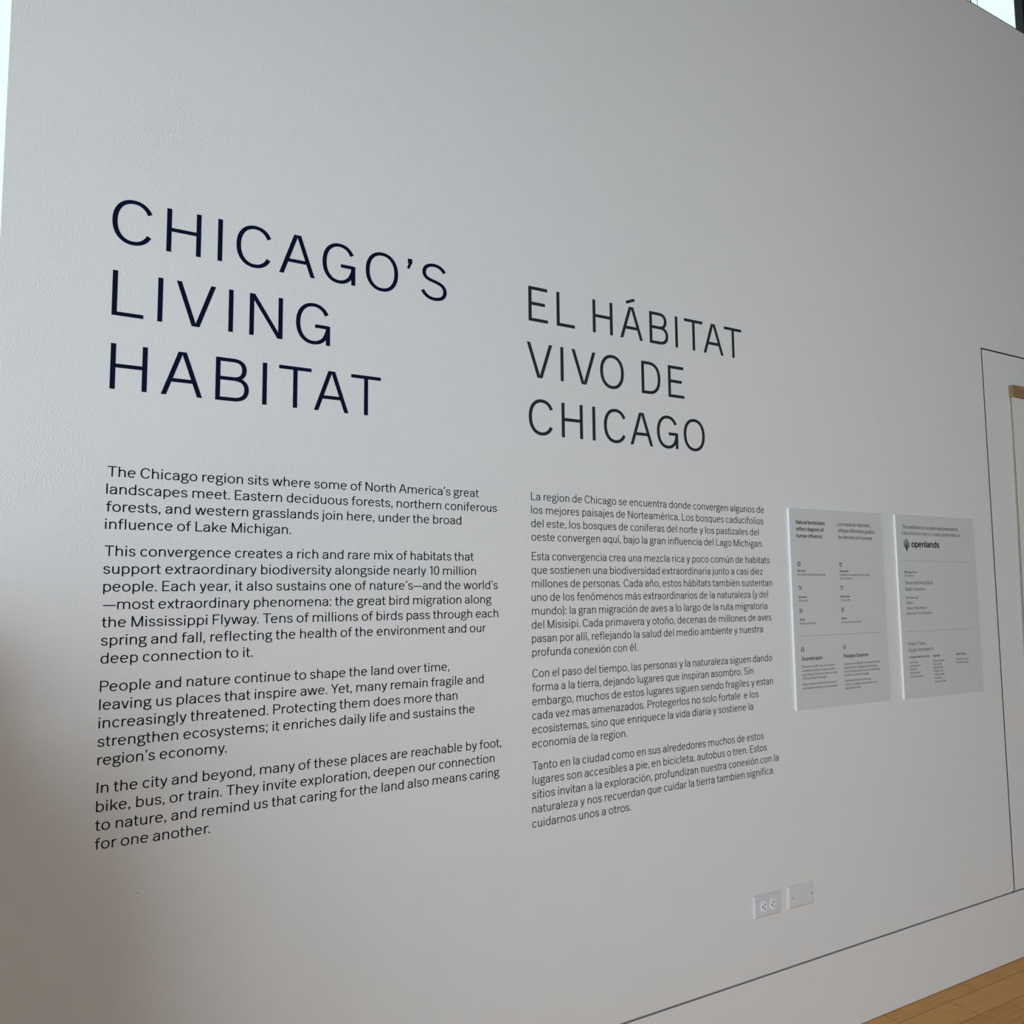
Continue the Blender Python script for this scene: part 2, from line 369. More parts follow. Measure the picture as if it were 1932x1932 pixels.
def advance(text):
    x = 0; pos = []
    for k, ch in enumerate(text):
        l, w, r, _ = G[ch]
        if k == 0: l = 0                            # measured from the first letter's edge
        if k: x += KERN.get(text[k - 1] + ch, 0)
        pos.append(x + l); x += l + w + r
    return pos, x - G[text[-1]][2]
FIT = []
def line_mesh(text, x0, z, width, cap, y0, w, h, n, depth, track=False):
    """text set from x0 to x0+width on baseline z"""
    pos, tot = advance(text); mb = MB(); u = cap / 1000
    s = width / (tot * u)
    FIT.append((round(s, 3), text))
    # share the misfit between letter width and spacing
    gs = max(.92, min(1.08, s)) if not track else max(.8, min(1.25, s))
    for ch, p in zip(text, pos):
        if G[ch][3]:
            l, wd, r, _ = G[ch]
            c = (p + wd / 2) * u * s
            put(mb, glyph(ch, w, h, n), x0 + c - wd / 2 * u * gs if p > 0 else x0, z, u * gs, u, y0, depth)
    return mb
# ---------------------------------------------------------------- the setting
DX0, DX1, DZ1, GAP = 3.5215, 4.50, 2.4715, 0.008      # concealed door: opening left/right/top and the reveal round it
GZ0, GZ1 = 0.2535, 0.2615                             # reveal between wall and baseboard
T = 0.15
w = MB()
REC = 0.009                                           # depth of the reveals
w.box(WLEFT, DX0, 0, REC, GZ1, WTOP); w.box(DX1 + GAP, XR, 0, REC, GZ1, WTOP); w.box(DX0, DX1 + GAP, 0, REC, DZ1, WTOP)
w.box(WLEFT, DX0, REC, T, 0, WTOP); w.box(DX1 + GAP, XR, REC, T, 0, WTOP); w.box(DX0, DX1 + GAP, REC, T, DZ1, WTOP)
w.box(DX0, DX1 + GAP, 0.075, T, 0, DZ1)               # closed back of the door opening
def ridge(p, q, t=.0006):                             # drips and nicks in the paint
    dx, dz = q[0] - p[0], q[1] - p[1]; ln = math.hypot(dx, dz); nx, nz = -dz / ln * t, dx / ln * t
    w.frustum_y([(p[0] + nx, p[1] + nz), (p[0] - nx, p[1] - nz), (q[0] - nx, q[1] - nz), (q[0] + nx, q[1] + nz)], 0,
                [(p[0] + nx * .3, p[1] + nz * .3), (p[0] - nx * .3, p[1] - nz * .3), (q[0] - nx * .3, q[1] - nz * .3), (q[0] + nx * .3, q[1] + nz * .3)], -t * .55)
ridge((.643, 2.787), (.735, 2.7845), .0005); ridge((.735, 2.7845), (.84, 2.781), .0008); ridge((.84, 2.781), (.93, 2.779), .0005)
ridge((2.1518, .5245), (2.196, .521), .0008); ridge((2.139, .511), (2.19, .521), .0006); ridge((2.24, .5195), (2.262, .5225), .0008)
ridge((2.1845, .5065), (2.1838, .513), .0008); ridge((2.3505, .506), (2.349, .514), .0006)
o_wall = struct(w.build('wall_back', M_wall), 'tall free-standing white painted wall carrying the exhibition lettering', 'wall')
# edge cap along the top of the wall
o = struct(MB().box(WLEFT, XR, -0.001, T + .001, WTOP, WTOP + .003).build('trim_1', M_greysteel), 'thin grey metal cap along the top edge of the lettered wall', 'wall cap')
def speck(x, z, r, parent):
    mb = MB(); mb.frustum_y(ring(x, z, r, r * .8, 12), 0, ring(x, z, r * .6, r * .5, 12), -.0003); mb.build('scuff_mark', M_dark, parent)
speck(.2807, .8415, .0011, o_wall); speck(.5920, 2.5920, .0012, o_wall)
b = MB(); c = .0030                                   # chamfered top edge
i = len(b.v)
prof = [(0, .002), (0, GZ0 - c), (c * .8, GZ0), (REC - .0005, GZ0), (REC - .0005, .002)]
b.v += [(WLEFT, y, z) for y, z in prof] + [(XR, y, z) for y, z in prof]
for k in range(5):
    j = (k + 1) % 5; b.f.append((k, j, 5 + j, 5 + k)[::-1])
b.f += [(0, 1, 2, 3, 4), (9, 8, 7, 6, 5)]
o_base = struct(b.build('baseboard_back', M_base), 'tall flush white baseboard below the lettered wall, above the oak floor', 'baseboard')
speck(2.814, .0235, .0016, o_base); speck(2.7875, .027, .0010, o_base)
struct(MB().box(WLEFT, XR, REC - .0004, REC - .0001, GZ0 + .0001, GZ1 - .0001).box(WLEFT, XR, c * 1.1, REC - .0004, GZ0 + .0001, GZ0 + .0004).build('trim_2', M_reveal), 'grey shadow reveal running between the wall and the baseboard', 'reveal')
d = thing('door_1', (DX0 + GAP, 0, GZ1), 'white concealed flush door outlined by a dark reveal at the right end of the wall', 'door')
d['kind'] = 'structure'
MB().box(DX0 + GAP, DX1, 0, .0006, GZ1, DZ1 - .006).build('door_leaf', M_door, d, d.location)
MB().box(DX0 + GAP + .0003, DX1, .0006, .044, GZ1, DZ1 - .0063).build('door_edge', M_edge, d, d.location)
f = MB(); f.box(DX0, DX0 + .0006, .0006, .0745, GZ1 - .006, DZ1); f.box(DX0, DX1 + GAP, .0006, .0745, DZ1 - .0012, DZ1)
f.box(DX0, DX1 + GAP, .046, .074, .005, DZ1 - .0012)
f.build('door_frame', M_dark, d, d.location)

fl = MB(); fl.poly([(XL, YF, 0), (XR, YF, 0), (XR, YB, 0), (XL, YB, 0)])
fl.box(XL, XR, YF, YB, -.12, -.001)
struct(fl.build('floor', M_floor), 'oak plank floor running along the foot of the lettered wall', 'floor')
struct(MB().box(XL, XR, YF, YB, ZC, ZC + .15).build('ceiling', M_ceil), 'dark ceiling high above the gallery', 'ceiling')
struct(MB().box(XR, XR + .15, YF, YB, 0, ZC).build('wall_right', M_beige), 'unseen wall at the far right end of the gallery, tinted beige to bounce warm light', 'wall')
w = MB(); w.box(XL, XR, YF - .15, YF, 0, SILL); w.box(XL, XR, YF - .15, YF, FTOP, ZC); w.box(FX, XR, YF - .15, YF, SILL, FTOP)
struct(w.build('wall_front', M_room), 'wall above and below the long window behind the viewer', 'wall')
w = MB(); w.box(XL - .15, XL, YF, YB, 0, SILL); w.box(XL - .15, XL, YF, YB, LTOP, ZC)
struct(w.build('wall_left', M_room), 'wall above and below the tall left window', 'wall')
cx0, cx1, cy0, cy1, ch = BLOCKER  # box out of view, added to cast the soft shade at lower left
cb = thing('light_blocker', ((cx0 + cx1) / 2, (cy0 + cy1) / 2, 0), 'unseen brown box added past the left end of the lettered wall to shade its lower corner', 'light blocker')
MB().box(cx0, cx1 - .018, cy0, cy1, .06, ch - .025).build('body', M_blocker, cb, cb.location)
MB().box(cx0 + .02, cx1 - .05, cy0 + .02, cy1 - .02, 0, .06).build('plinth', M_dark, cb, cb.location)
MB().box(cx0, cx1, cy1 - UPS[0], cy1, ch, UPS[1]).build('upstand', M_blocker, cb, cb.location)
MB().box(cx0, cx1, cy0 - .01, cy1, ch - .025, ch).build('worktop', M_blocker, cb, cb.location)
for k in range(3):
    a0 = cy0 + .01 + k * (cy1 - cy0 - .02) / 3; a1 = a0 + (cy1 - cy0 - .02) / 3 - .006
    dr = MB().box(cx1 - .018, cx1 - .001, a0, a1, .07, ch - .03).build('door', M_blocker, cb, cb.location)
    MB().box(cx1 - .001, cx1 + .012, a1 - .05, a1 - .04, ch - .25, ch - .10).build('handle', M_steel, dr, cb.location)

def window(name, loc, label, frame_boxes, mullions, pane):
    r = thing(name, loc, label, 'window'); r['kind'] = 'structure'
    f = MB()
    for bx in frame_boxes: f.box(*bx)
    f.build('window_frame', M_steel, r, loc)
    for bx, m in mullions: MB().box(*bx).build('mullion', m, r, loc)
    p = MB(); p.poly(pane); p.build('pane', M_glass, r, loc)
    return r
ym = [YF + (YB - YF) * k / 3 for k in range(1, 3)]
window('window_1', (XL, (YF + YB) / 2, SILL), 'tall window wall lighting the lettered wall from the left',
       [(XL - .12, XL, YF, YB, SILL, SILL + .06), (XL - .12, XL, YF, YB, LTOP - .08, LTOP)],
       [((XL - .085, XL - .055, y - .025, y + .025, SILL + .06, LTOP - .08), M_steel) for y in ym],
       [(XL - .07, YF, SILL), (XL - .07, YF, LTOP), (XL - .07, YB, LTOP), (XL - .07, YB, SILL)])
xm = [XL + (FX - XL) * k / 6 for k in range(1, 6)]
window('window_3', ((XL + FX) / 2, YF, SILL), 'long low window behind the viewer, facing the lettered wall',
       [(XL, FX, YF - .12, YF, SILL, SILL + .06), (XL, FX, YF - .12, YF, FTOP - .08, FTOP)],
       [((x - .03, x + .03, YF - .12, YF - .02, SILL + .06, FTOP - .08), M_steel) for x in xm],
       [(XL, YF - .07, SILL), (FX, YF - .07, SILL), (FX, YF - .07, FTOP), (XL, YF - .07, FTOP)])
window('window_2', ((XL + XR) / 2, YB, 0), 'bright clerestory window seen above the right end of the wall, with a black steel post',
       [(XL, XR, YB, YB + .1, 0, .08), (XL, XR, YB, YB + .1, ZC - .1, ZC)],
       [((6.50, 6.80, 1.216, 1.274, .08, ZC - .1), M_steel),
        ((5.953, 5.964, YB, YB + .004, .08, ZC - .1), M_greysteel),
        ((6.042, 6.046, YB, YB + .003, .08, ZC - .1), M_seal),
        ((2.9, 3.0, YB, YB + .1, .08, ZC - .1), M_steel)],
       [(XL, YB + .03, 0), (XR, YB + .03, 0), (XR, YB + .03, ZC), (XL, YB + .03, ZC)])

# ---------------------------------------------------------------- headings: every letter a piece of cut vinyl
CAP = 0.1006
EN_HEAD = [
 (2.2353, "C .1887 H .3009 I .4128 C .4552 A .5568 G .6640 O .7775 \u2019 .8913 S .9316"),
 (2.0705, "L .1935 I .2865 V .3256 I .4407 N .4887 G .5998"),
 (1.9070, "H .1947 A .2983 B .4150 I .5218 T .5606 A .6469 T .7410")]
ES_HEAD = [
 (2.2295, "E 1.2669 L 1.3632 H 1.4927 \u00c1 1.5956 B 1.7113 I 1.8165 T 1.8551 A 1.9369 T 2.0305"),
 (2.0665, "V 1.2603 I 1.3744 V 1.4143 O 1.5169 D 1.6746 E 1.7820"),
 (1.9030, "C 1.2640 H 1.3756 I 1.4850 C 1.5271 A 1.6264 G 1.7313 O 1.8409")]
def heading(rows, name, m, label, w, h):
    x0 = float(rows[0][1].split()[1]); r = thing(name, (x0, 0, rows[2][0]), label, 'wall lettering', 'headings in capital letters on the wall')
    for z, row in rows:
        tk = row.split()
        for ch, x in zip(tk[::2], tk[1::2]):
            mb = MB(); put(mb, glyph(ch, w, h, 14), float(x), z, CAP / 1000, CAP / 1000, 0, .0004)
            mb.build('letter', m, r, r.location)
    return r
heading(EN_HEAD, 'wall_heading', M_navy, 'large navy English heading in capitals on the left half of the wall', 103, 84)
heading(ES_HEAD, 'wall_heading', M_grey, 'large charcoal Spanish heading in capitals on the right half of the wall', 105, 92)

EN_BODY = [
  [
    (0.1968, 1.7159, 0.9056, 'The Chicago region sits where some of North America’s great') ,
    (0.1956, 1.6783, 0.9625, 'landscapes meet. Eastern deciduous forests, northern coniferous') ,
    (0.1962, 1.6407, 0.853, 'forests, and western grasslands join here, under the broad') ,
    (0.1957, 1.6031, 0.3992, 'influence of Lake Michigan.') ,
  ],
  [
    (0.1964, 1.5457, 0.8896, 'This convergence creates a rich and rare mix of habitats that') ,
    (0.1953, 1.5081, 0.897, 'support extraordinary biodiversity alongside nearly 10 million') ,
    (0.1965, 1.4705, 0.9625, 'people. Each year, it also sustains one of nature’s—and the world’s') ,
    (0.1971, 1.4329, 0.9422, '—most extraordinary phenomena: the great bird migration along') ,
    (0.196, 1.3953, 0.9639, 'the Mississippi Flyway. Tens of millions of birds pass through each') ,
    (0.1956, 1.3577, 0.9265, 'spring and fall, reflecting the health of the environment and our') ,
    (0.1962, 1.3201, 0.3148, 'deep connection to it.') ,
  ],
  [
    (0.1971, 1.262, 0.8158, 'People and nature continue to shape the land over time,') ,
    (0.1967, 1.2244, 0.9171, 'leaving us places that inspire awe. Yet, many remain fragile and') ,
    (0.1968, 1.1868, 0.8397, 'increasingly threatened. Protecting them does more than') ,
    (0.1961, 1.1492, 0.8906, 'strengthen ecosystems; it enriches daily life and sustains the') ,
    (0.1971, 1.1116, 0.2603, 'region’s economy.') ,
  ],
  [
    (0.1979, 1.0549, 0.9685, 'In the city and beyond, many of these places are reachable by foot,') ,
    (0.1976, 1.0173, 0.9477, 'bike, bus, or train. They invite exploration, deepen our connection') ,
    (0.1971, 0.9797, 0.963, 'to nature, and remind us that caring for the land also means caring') ,
    (0.1973, 0.9421, 0.2287, 'for one another.') ,
  ],
]
ES_BODY = [
  [
    (1.2688, 1.7164, 0.9181, 'La region de Chicago se encuentra donde convergen algunos de') ,
    (1.2683, 1.6788, 0.9141, 'los mejores paisajes de Norteamérica. Los bosques caducifolios') ,
    (1.2678, 1.6412, 0.8908, 'del este, los bosques de coníferas del norte y los pastizales del') ,
    (1.2678, 1.6036, 0.9082, 'oeste convergen aquí, bajo la gran influencia del Lago Michigan.') ,
  ],
  [
    (1.2689, 1.5495, 0.9359, 'Esta convergencia crea una mezcla rica y poco común de habitats') ,
    (1.2675, 1.5119, 0.9031, 'que sostienen una biodiversidad extraordinaria junto a casi diez') ,
    (1.2679, 1.4743, 0.944, 'millones de personas. Cada año, estos hábitats también sustentan') ,
    (1.2665, 1.4367, 0.9253, 'uno de los fenómenos más extraordinarios de la naturaleza (y del') ,
    (1.2669, 1.3991, 0.9191, 'mundo): la gran migración de aves a lo largo de la ruta migratoria') ,
    (1.2664, 1.3615, 0.9369, 'del Misisipi. Cada primavera y otoño, decenas de millones de aves') ,
    (1.2664, 1.3239, 0.8947, 'pasan por allí, reflejando la salud del medio ambiente y nuestra') ,
    (1.2668, 1.2863, 0.3692, 'profunda conexión con él.') ,
  ],
  [
    (1.2669, 1.2292, 0.9332, 'Con el paso del tiempo, las personas y la naturaleza siguen dando') ,
    (1.2655, 1.1916, 0.846, 'forma a la tierra, dejando lugares que inspiran asombro. Sin') ,
    (1.265, 1.154, 0.935, 'embargo, muchos de estos lugares siguen sıendo fragiles y estan') ,
    (1.2645, 1.1164, 0.8663, 'cada vez mas amenazados. Protegerlos no solo fortale  e los') ,
    (1.2641, 1.0788, 0.8407, 'ecosistemas, sino que enriquece la vida diaria y sostiene la') ,
    (1.2636, 1.0412, 0.326, 'economía de la region.') ,
  ],
  [
    (1.2637, 0.9824, 0.8843, 'Tanto en la ciudad como en sus alrededores muchos de estos') ,
    (1.2632, 0.9448, 0.8973, 'lugares son accesibles a pie, en bicicleta, autobus o tren. Estos') ,
    (1.2618, 0.9072, 0.9508, 'sitios invitan a la exploración, profundizan nuestra conexión con la') ,
    (1.2613, 0.8696, 0.9224, 'naturaleza y nos recuerdan que cuidar la tierra tambien significa') ,
    (1.2608, 0.832, 0.3372, 'cuidarnos unos a otros.') ,
  ],
]
P1 = [
    ('b', 2.3329, 1.6856, 0.1461, 0.013, 'Natural landscapes') ,
    ('b', 2.3328, 1.6623, 0.1401, 0.013, 'reflect degrees of') ,
    ('b', 2.333, 1.639, 0.1315, 0.0129, 'human influence.') ,
    ('m', 2.5474, 1.6856, 0.1775, 0.0135, 'Los espacios naturales') ,
    ('m', 2.5476, 1.6625, 0.2008, 0.0135, 'reflejan diferentes grados') ,
    ('m', 2.547, 1.6392, 0.1892, 0.0134, 'de intervención humana.') ,
    ('b', 2.3325, 1.5222, 0.0378, 0.0073, 'Remnant') ,
    ('r', 2.3317, 1.5094, 0.1411, 0.0077, 'Not significantly altered by people') ,
    ('b', 2.5475, 1.5221, 0.0482, 0.0075, 'Remanente') ,
    ('r', 2.5466, 1.5089, 0.1637, 0.008, 'Sin alteraciones significativas por parte') ,
    ('r', 2.5468, 1.4961, 0.0653, 0.008, 'de los humanos') ,
    ('b', 2.3323, 1.4333, 0.0389, 0.0072, 'Restored') ,
    ('r', 2.3322, 1.4209, 0.0446, 0.0076, 'Recovered') ,
    ('b', 2.5469, 1.433, 0.0498, 0.0075, 'Restaurado') ,
    ('r', 2.5467, 1.4204, 0.0505, 0.0079, 'Recuperado') ,
    ('b', 2.3331, 1.3572, 0.0234, 0.0072, 'Novel') ,
    ('r', 2.333, 1.3443, 0.0783, 0.0076, 'Newly constructed') ,
    ('b', 2.5474, 1.3564, 0.0277, 0.0075, 'Nuevo') ,
    ('r', 2.5472, 1.3433, 0.1049, 0.0079, 'De construcción reciente') ,
    ('b', 2.334, 1.224, 0.1044, 0.0121, 'Soundscapes') ,
    ('b', 2.5491, 1.2235, 0.1325, 0.0126, 'Paisajes Sonoros') ,
    ('r', 2.3337, 1.1995, 0.1705, 0.0075, 'When you see a QR code, scan to listen in') ,
    ('r', 2.3339, 1.1864, 0.1655, 0.0075, 'on habitats via field recordings provided') ,
    ('r', 2.3341, 1.1728, 0.1782, 0.0075, 'by Dr. Benjamin Van Doren at the University') ,
    ('r', 2.3342, 1.1607, 0.1207, 0.0075, 'of Illinois Urbana-Champaign.') ,
    ('r', 2.3337, 1.1413, 0.1706, 0.0075, 'Please be aware of those around you and') ,
    ('r', 2.3345, 1.128, 0.1772, 0.0075, 'use headphones with your personal device.') ,
    ('r', 2.549, 1.1985, 0.2002, 0.0078, 'Cuando vea un código QR, escanee para escuchar') ,
    ('r', 2.5492, 1.185, 0.1783, 0.0078, 'grabaciones de los hábitats proporcionados') ,
    ('r', 2.549, 1.1721, 0.1935, 0.0078, 'por el Dr. Benjamin Van Doren de la Universidad') ,
    ('r', 2.5497, 1.1594, 0.1324, 0.0078, 'de Illinois en Urbana-Champaign.') ,
    ('r', 2.5495, 1.1405, 0.1417, 0.0078, 'Preste atención a las personas que') ,
    ('r', 2.5499, 1.1274, 0.1767, 0.0078, 'están a su alrededor y use auriculares en su') ,
    ('r', 2.55, 1.115, 0.0824, 0.0078, 'dispositivo personal.') ,
]
P2 = [
    ('m', 2.9151, 1.6874, 0.354, 0.0135, 'This exhibition is co-curated and presented by') ,
    ('r', 2.9142, 1.6642, 0.3693, 0.0135, 'Esta exhibición está co-curada y presentada por') ,
    ('l', 2.9672, 1.6186, 0.1731, 0.0242, 'openlands') ,
    ('b', 2.9146, 1.5203, 0.0797, 0.007, 'With support from') ,
    ('r', 2.9146, 1.5077, 0.0567, 0.007, 'Con apoyo de') ,
    ('r', 2.9154, 1.4776, 0.1722, 0.0131, 'Shaun and Andy Block') ,
    ('r', 2.915, 1.4538, 0.1205, 0.0131, 'Adele Simmons') ,
    ('r', 2.9151, 1.4232, 0.0759, 0.0106, 'Anonymous') ,
    ('r', 2.9142, 1.4043, 0.0438, 0.0106, 'Clayco') ,
    ('r', 2.9158, 1.384, 0.1211, 0.0106, 'Shape of the World') ,
    ('r', 2.9159, 1.3647, 0.1562, 0.0105, 'Barbi and Tom Donnelley') ,
    ('r', 2.9169, 1.2512, 0.1031, 0.0129, 'Project Team') ,
    ('r', 2.9176, 1.2284, 0.1492, 0.0129, 'Equipo de proyecto') ,
    ('b', 2.9179, 1.2044, 0.1229, 0.0072, 'Chicago Architecture Center') ,
    ('b', 3.0631, 1.2036, 0.0458, 0.0074, 'Openlands') ,
    ('b', 3.2096, 1.2037, 0.0663, 0.0076, 'Graphic Design') ,
    ('r', 2.9179, 1.1856, 0.0531, 0.0072, 'Eve Fineman') ,
    ('r', 2.9188, 1.1725, 0.0655, 0.0072, 'Sarah Ingraham') ,
    ('r', 2.9187, 1.1599, 0.0434, 0.0072, 'Paul Mone') ,
    ('r', 2.9189, 1.1467, 0.0608, 0.0072, 'Ariel DeRoma') ,
    ('r', 2.9188, 1.1332, 0.0756, 0.0072, 'Chinasa Nwafuoka') ,
    ('r', 3.0638, 1.1844, 0.0732, 0.0074, 'Michael Davidson') ,
    ('r', 3.0637, 1.1719, 0.0521, 0.0074, 'Monica Jirak') ,
    ('r', 3.0639, 1.1591, 0.0594, 0.0074, 'Michael Kump') ,
    ('r', 3.0638, 1.1463, 0.0598, 0.0074, 'Claudia Lobato') ,
    ('r', 3.0643, 1.1328, 0.0654, 0.0074, 'Emily Rosenweig') ,
    ('r', 3.0649, 1.1204, 0.0461, 0.0073, 'Yuan Kong') ,
    ('r', 3.0647, 1.1067, 0.0756, 0.0073, 'Samantha Chavez') ,
    ('r', 3.2102, 1.1835, 0.0841, 0.0075, 'Bud Rodecker, Span') ,
    ('r', 3.2101, 1.1711, 0.0792, 0.0075, 'Alec Hudson, Span') ,
]

def paragraphs(blocks, m, labels, group, w, h):
    for rows, lab in zip(blocks, labels):
        r = thing('wall_paragraph', (rows[0][0], 0, rows[-1][1]), lab, 'wall text', group)
        for x, z, wd, tx in rows:
            line_mesh(tx, x, z, wd, .0224, 0, w, h, 6, .0003).build('text_line', m, r, r.location)
paragraphs(EN_BODY, M_ink, [
    'topmost four-line English paragraph in near-black lettering, right under the navy heading',
    'seven-line English paragraph in near-black lettering, second below the navy heading',
    'five-line English paragraph in near-black lettering about people and nature, third below the navy heading',
    'lowest English paragraph in near-black lettering, beginning with the city and ending with one another'],
    'English paragraphs on the wall', 122, 98)
paragraphs(ES_BODY, M_grey2, [
    'topmost four-line Spanish paragraph in charcoal lettering, right under the charcoal heading',
    'eight-line Spanish paragraph in charcoal lettering, second below the charcoal heading',
    'six-line Spanish paragraph in charcoal lettering with a letter missing in its fourth line',
    'lowest Spanish paragraph in charcoal lettering, five lines ending above the electrical outlet'],
    'Spanish paragraphs on the wall', 118, 98)

# ---------------------------------------------------------------- the two sign boards
BT = 0.007
WT = {'b': (200, 150), 'm': (156, 125), 'r': (130, 105), 'l': (215, 165)}
def board(corners, label):
    (xa, za), (xb, zb), (xc, zc), (xd, zd) = corners         # top left, top right, bottom left, bottom right
    r = thing('sign_board', ((xc + xd) / 2, 0, (zc + zd) / 2), label, 'sign', 'white sign boards on the wall')
    e = .0008; mb = MB()
    outer = [(xc, zc), (xd, zd), (xb, zb), (xa, za)]
    inner = [(xc + e, zc + e), (xd - e, zd + e), (xb - e, zb - e), (xa + e, za - e)]
    mb.frustum_y(outer, -BT + e, inner, -BT); mb.build('board', M_board, r, r.location)
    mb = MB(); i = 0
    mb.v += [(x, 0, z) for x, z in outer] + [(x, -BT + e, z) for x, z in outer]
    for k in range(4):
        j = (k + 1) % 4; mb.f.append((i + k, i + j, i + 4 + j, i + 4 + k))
    mb.build('board_edge', M_lit_edge, r, r.location)['label'] = 'cut edge of the board, whitened to imitate the light it catches'
    return r
def flat(outlines, name, m, r):
    """printed shapes, thin solids on a board's face"""
    mb = MB()
    for pts in outlines: mb.prism_y(pts, -BT - .00012, -BT)
    return mb.build(name, m, r, r.location)
def strokes(specs, x, z, u, w, h, name, m, r):
    mb = MB(); put(mb, glyph(name + str((x, z)), w, h, 10, specs), x, z, u, u, -BT, .00012)
    return mb.build(name, m, r, r.location)
def printed(rows, r, dark):
    for wt, x, z, wd, cap, tx in rows:
        m = M_logo if wt == 'l' else dark(wt, x)
        w, h = WT[wt]
        line_mesh(tx, x, z, wd, cap, -BT, w, h, 4, .00012, True).build('text_line', m, r, r.location)

b1 = board([(2.3000, 1.7376), (2.7915, 1.7388), (2.3022, 1.0606), (2.7936, 1.0604)], 'left white sign board with circle and headphone icons, beside the Spanish text')
printed(P1, b1, lambda wt, x: M_print if x < 2.5 or wt == 'b' else M_print2)
for cx in (2.3398, 2.5540):
    strokes(['A0 0 400 400 0 360'], cx, 1.5484, .0000145, 195, 195, 'circle_icon', M_print, b1)
    # ring broken into pieces towards the lower left
    strokes(['A0 0 400 400 -70 158', 'A0 0 400 400 185 212', 'A0 0 400 400 232 262'], cx, 1.4665, .0000148, 195, 195, 'broken_circle_icon', M_print, b1)
    rows = []
    for k in range(5):
        zz = 1.3901 + .0134 * (.5 - k / 4) ; c = [0, .0005, -.0004, .0006, -.0002][k]
        for a, bb in ((-.0072, -.0028), (-.0020 + c, .0020 + c), (.0030, .0072)):
            rows.append(rect(cx + a, cx + bb, zz - .00085, zz + .00085))
    flat(rows, 'grid_icon', M_print, b1)
    strokes(['M-390 -420 L-390 60 C-390 300 -210 430 0 430 C210 430 390 300 390 60 L390 -420', '1.9 M-330 -440 L-330 -60', '1.9 M330 -440 L330 -60'], cx + .0008, 1.2604, .0000148, 150, 150, 'headphone_icon', M_print, b1)
flat([rect(2.3331, 2.7515, 1.3046, 1.30535)], 'divider_line', M_rule, b1)

b2 = board([(2.8760, 1.7386), (3.3785, 1.7392), (2.8795, 1.0566), (3.3822, 1.0540)], 'right white sign board with a tree emblem and lists of names')
printed(P2, b2, lambda wt, x: M_print if wt in 'bm' else M_print2)
tree = ['1.5 M0 30 L0 480', '1.25 M-58 -10 L-58 110 C-62 170 -100 195 -190 205', '1.25 M58 -10 L58 110 C62 170 100 195 190 205', '.9 M0 -10 L0 200']
for sx in (-1, 1):
    for a, c in (((20, 300, 130, 330, 210, 395), (330, 450)), ((25, 380, 190, 430, 290, 520), (420, 640)), ((20, 470, 160, 560, 250, 660), (330, 800)),
                 ((10, 560, 90, 680, 130, 780), (210, 960)), ((15, 260, 220, 300, 300, 330), (410, 300))):
        tree.append('M0 %d C%d %d %d %d %d %d' % (a[1] - 60, sx * a[0], a[1], sx * a[2], a[3], sx * a[4], a[5]))
        tree.append('.85 M%d %d L%d %d' % (sx * a[4], a[5], sx * c[0], c[1]))
    for p in ((210, 395, 240, 520), (290, 520, 300, 690), (250, 660, 220, 820), (130, 780, 60, 900), (150, 480, 330, 560), (300, 330, 420, 430)):
        tree.append('.8 M%d %d L%d %d' % (sx * p[0], p[1], sx * p[2], p[3]))
strokes(tree + ['.9 M0 480 L0 720', '.9 M0 700 L-70 1000', '.8 M0 720 L40 880'], 2.9364, 1.6044, .0000455, 48, 48, 'tree_emblem', M_logo, b2)
flat([rect(2.9144, 3.3410, 1.5650, 1.5657)], 'divider_line', M_rule, b2)
flat([rect(2.9160, 3.3417, 1.3015, 1.3022)], 'divider_line', M_rule, b2)

# ---------------------------------------------------------------- outlet and blank plate
def plate(x0, x1, z0, z1, m, name, label, cat, bev, th):
    r = thing(name, ((x0 + x1) / 2, 0, z0), label, cat)
    mb = MB(); c = .0012
    def loop(e, cc): return [(x0 + e + cc, z0 + e), (x1 - e - cc, z0 + e), (x1 - e, z0 + e + cc), (x1 - e, z1 - e - cc), (x1 - e - cc, z1 - e), (x0 + e + cc, z1 - e), (x0 + e, z1 - e - cc), (x0 + e, z0 + e + cc)]
    lv = [(0, 0, c), (0, -.0016, c), (bev * .25, -th * .50, c), (bev, -th, c * .7)]
    for k in range(3):
        a, b_ = lv[k], lv[k + 1]
        A, B = loop(a[0], a[2]), loop(b_[0], b_[2]); i = len(mb.v)
        mb.v += [(x, a[1], z) for x, z in A] + [(x, b_[1], z) for x, z in B]
        for q in range(8):
            j = (q + 1) % 8; mb.f.append((i + q, i + j, i + 8 + j, i + 8 + q))
    mb.poly([(x, -th, z) for x, z in loop(lv[3][0], lv[3][2])])
    mb.build('cover_plate', m, r, r.location)
    return r
def screw(cx, cz, y, rad, r):
    mb = MB(); mb.frustum_y(ring(cx, cz, rad, rad, 20), y, ring(cx, cz, rad * .8, rad * .8, 20), y - .0011)
    s = mb.build('screw', M_screw, r, r.location)
    MB().box(cx - rad * .75, cx + rad * .75, y - .00125, y - .0010, cz - rad * .12, cz + rad * .12).build('screw_slot', M_slot, s, r.location)
    return s
PT = .0060
po = plate(2.0738, 2.1945, .4360, .5054, M_plastic, 'electrical_outlet', 'white double outlet plate mounted sideways, low on the wall left of the blank plate', 'outlet', .0048, PT)
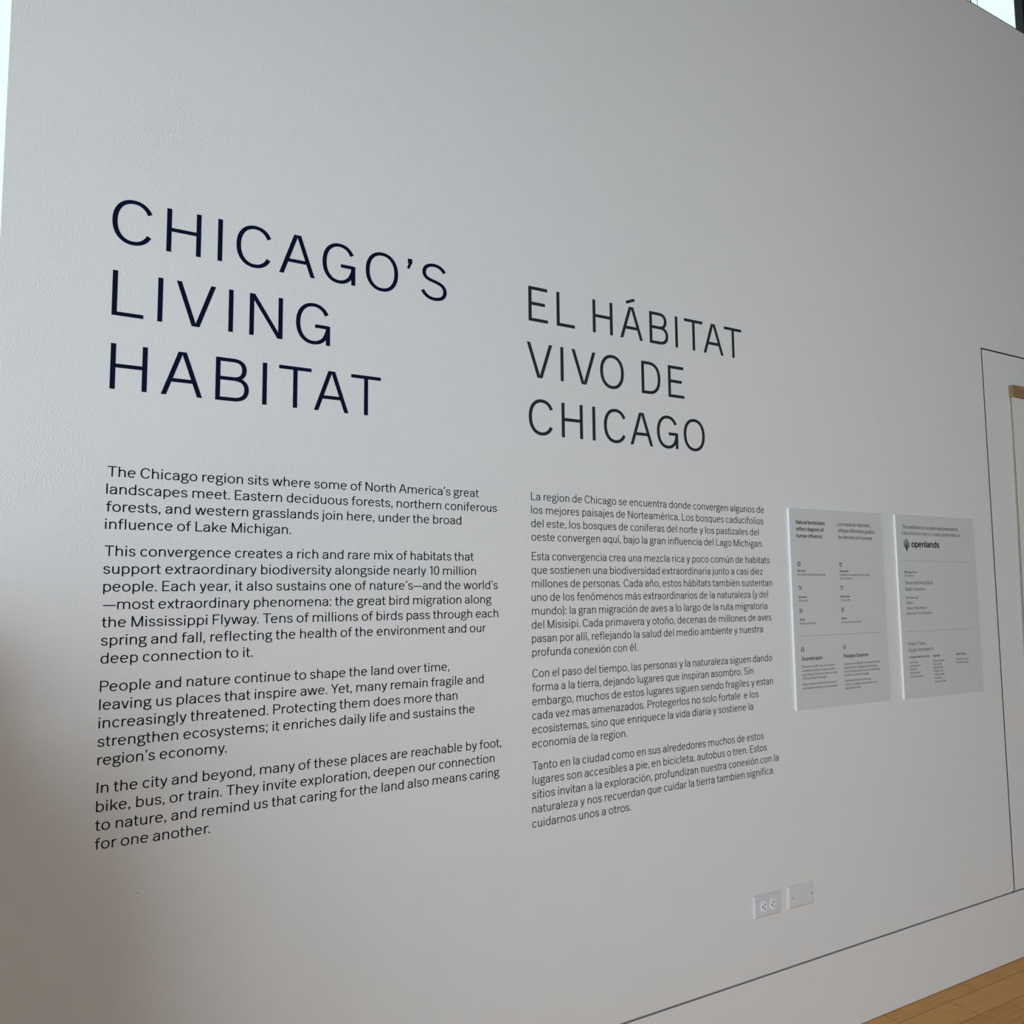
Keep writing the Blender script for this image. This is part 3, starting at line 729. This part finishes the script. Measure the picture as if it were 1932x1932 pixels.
for cx in (2.1172, 2.1574):
    cz = .4690; hw, hh = .0142, .0176
    out = []
    for k in range(40):
        a = 2 * math.pi * k / 40; x = hh * math.cos(a); z = hh * math.sin(a)
        out.append((cx + max(-hw, min(hw, x)), cz + z))
    inn = [(cx + (x - cx) * .93, cz + (z - cz) * .94) for x, z in out]
    mb = MB(); i = len(mb.v); n = len(out)
    mb.v += [(x, -PT + .0002, z) for x, z in out] + [(x, -PT - .0016, z) for x, z in out]
    for k in range(n):
        j = (k + 1) % n; mb.f.append((i + k, i + j, i + n + j, i + n + k))
    mb.frustum_y(out, -PT - .0016, inn, -PT - .0022)
    rc = mb.build('receptacle', M_recept, po, po.location)
    y = -PT - .0022
    for bx in ((-.0020, .0064, .0058, .0079), (-.0016, .0054, -.0077, -.0056)):
        mb = MB().box(cx + bx[0], cx + bx[1], y - .0001, y + .0012, cz + bx[2], cz + bx[3]); s = mb.build('slot', M_slot, rc, po.location)
    mb = MB(); g = [(cx - .0105, cz - .0024), (cx - .0080, cz - .0027), (cx - .0062, cz - .0016), (cx - .0058, cz), (cx - .0062, cz + .0016), (cx - .0080, cz + .0027), (cx - .0105, cz + .0024)]
    mb.prism_y(g, y - .0001, y + .0012); mb.build('ground_hole', M_slot, rc, po.location)
mb = MB(); mb.frustum_y(ring(2.1373, .4690, .0027, .0027, 20), -PT, ring(2.1373, .4690, .0020, .0020, 20), -PT - .0010); mb.build('screw', M_recept, po, po.location)
bp = plate(2.2270, 2.3481, .4360, .5074, M_ivory, 'blank_cover_plate', 'white painted blank cover plate with two screws, right of the outlet', 'cover plate', .0062, .0060)
screw(2.2490, .4703, -.006, .0026, bp); screw(2.3380, .4695, -.006, .0026, bp)

# ---------------------------------------------------------------- hanging sheet on the door
hg = thing('hanging_chart', (4.05, 0, .80), 'cream sheet hanging from an oak bar on the concealed door at the right edge', 'wall hanging')
BX0, BX1 = 3.714, 4.39
mb = MB(); z0, z1 = 2.2785, 2.3300; e = .0008
mb.box(BX0, BX1, -.0200, -.0101, z0, z1); mb.box(BX0, BX1, -.0100, 0, z0, z1)
mb.build('hanger_bar', M_bar, hg, hg.location)
mb = MB(); N = 24; i = 0
def edge(s): return BX0 + .002 - .030 * (s ** 1.3), -.0101 - .004 * math.sin(s * math.pi)
for k in range(N + 1):
    s = k / N; z = 2.325 - s * 1.49; x, y = edge(s)
    mb.v += [(x, y - .0006, z), (BX1 - .002, y - .0006, z), (BX1 - .002, y + .0006, z), (x, y + .0006, z)]
    if k:
        a = 4 * (k - 1); q = 4 * k
        mb.f += [(a + j, a + (j + 1) % 4, q + (j + 1) % 4, q + j)[::-1] for j in range(4)]
mb.f += [(0, 1, 2, 3), (4 * N + 3, 4 * N + 2, 4 * N + 1, 4 * N)]
mb.build('canvas_sheet', M_canvas, hg, hg.location)
mb = MB(); mb.box(BX0, BX1, -.0200, -.0112, .80, .85); mb.box(BX0, BX1, -.0090, 0, .80, .85); mb.build('bottom_bar', M_bar, hg, hg.location)
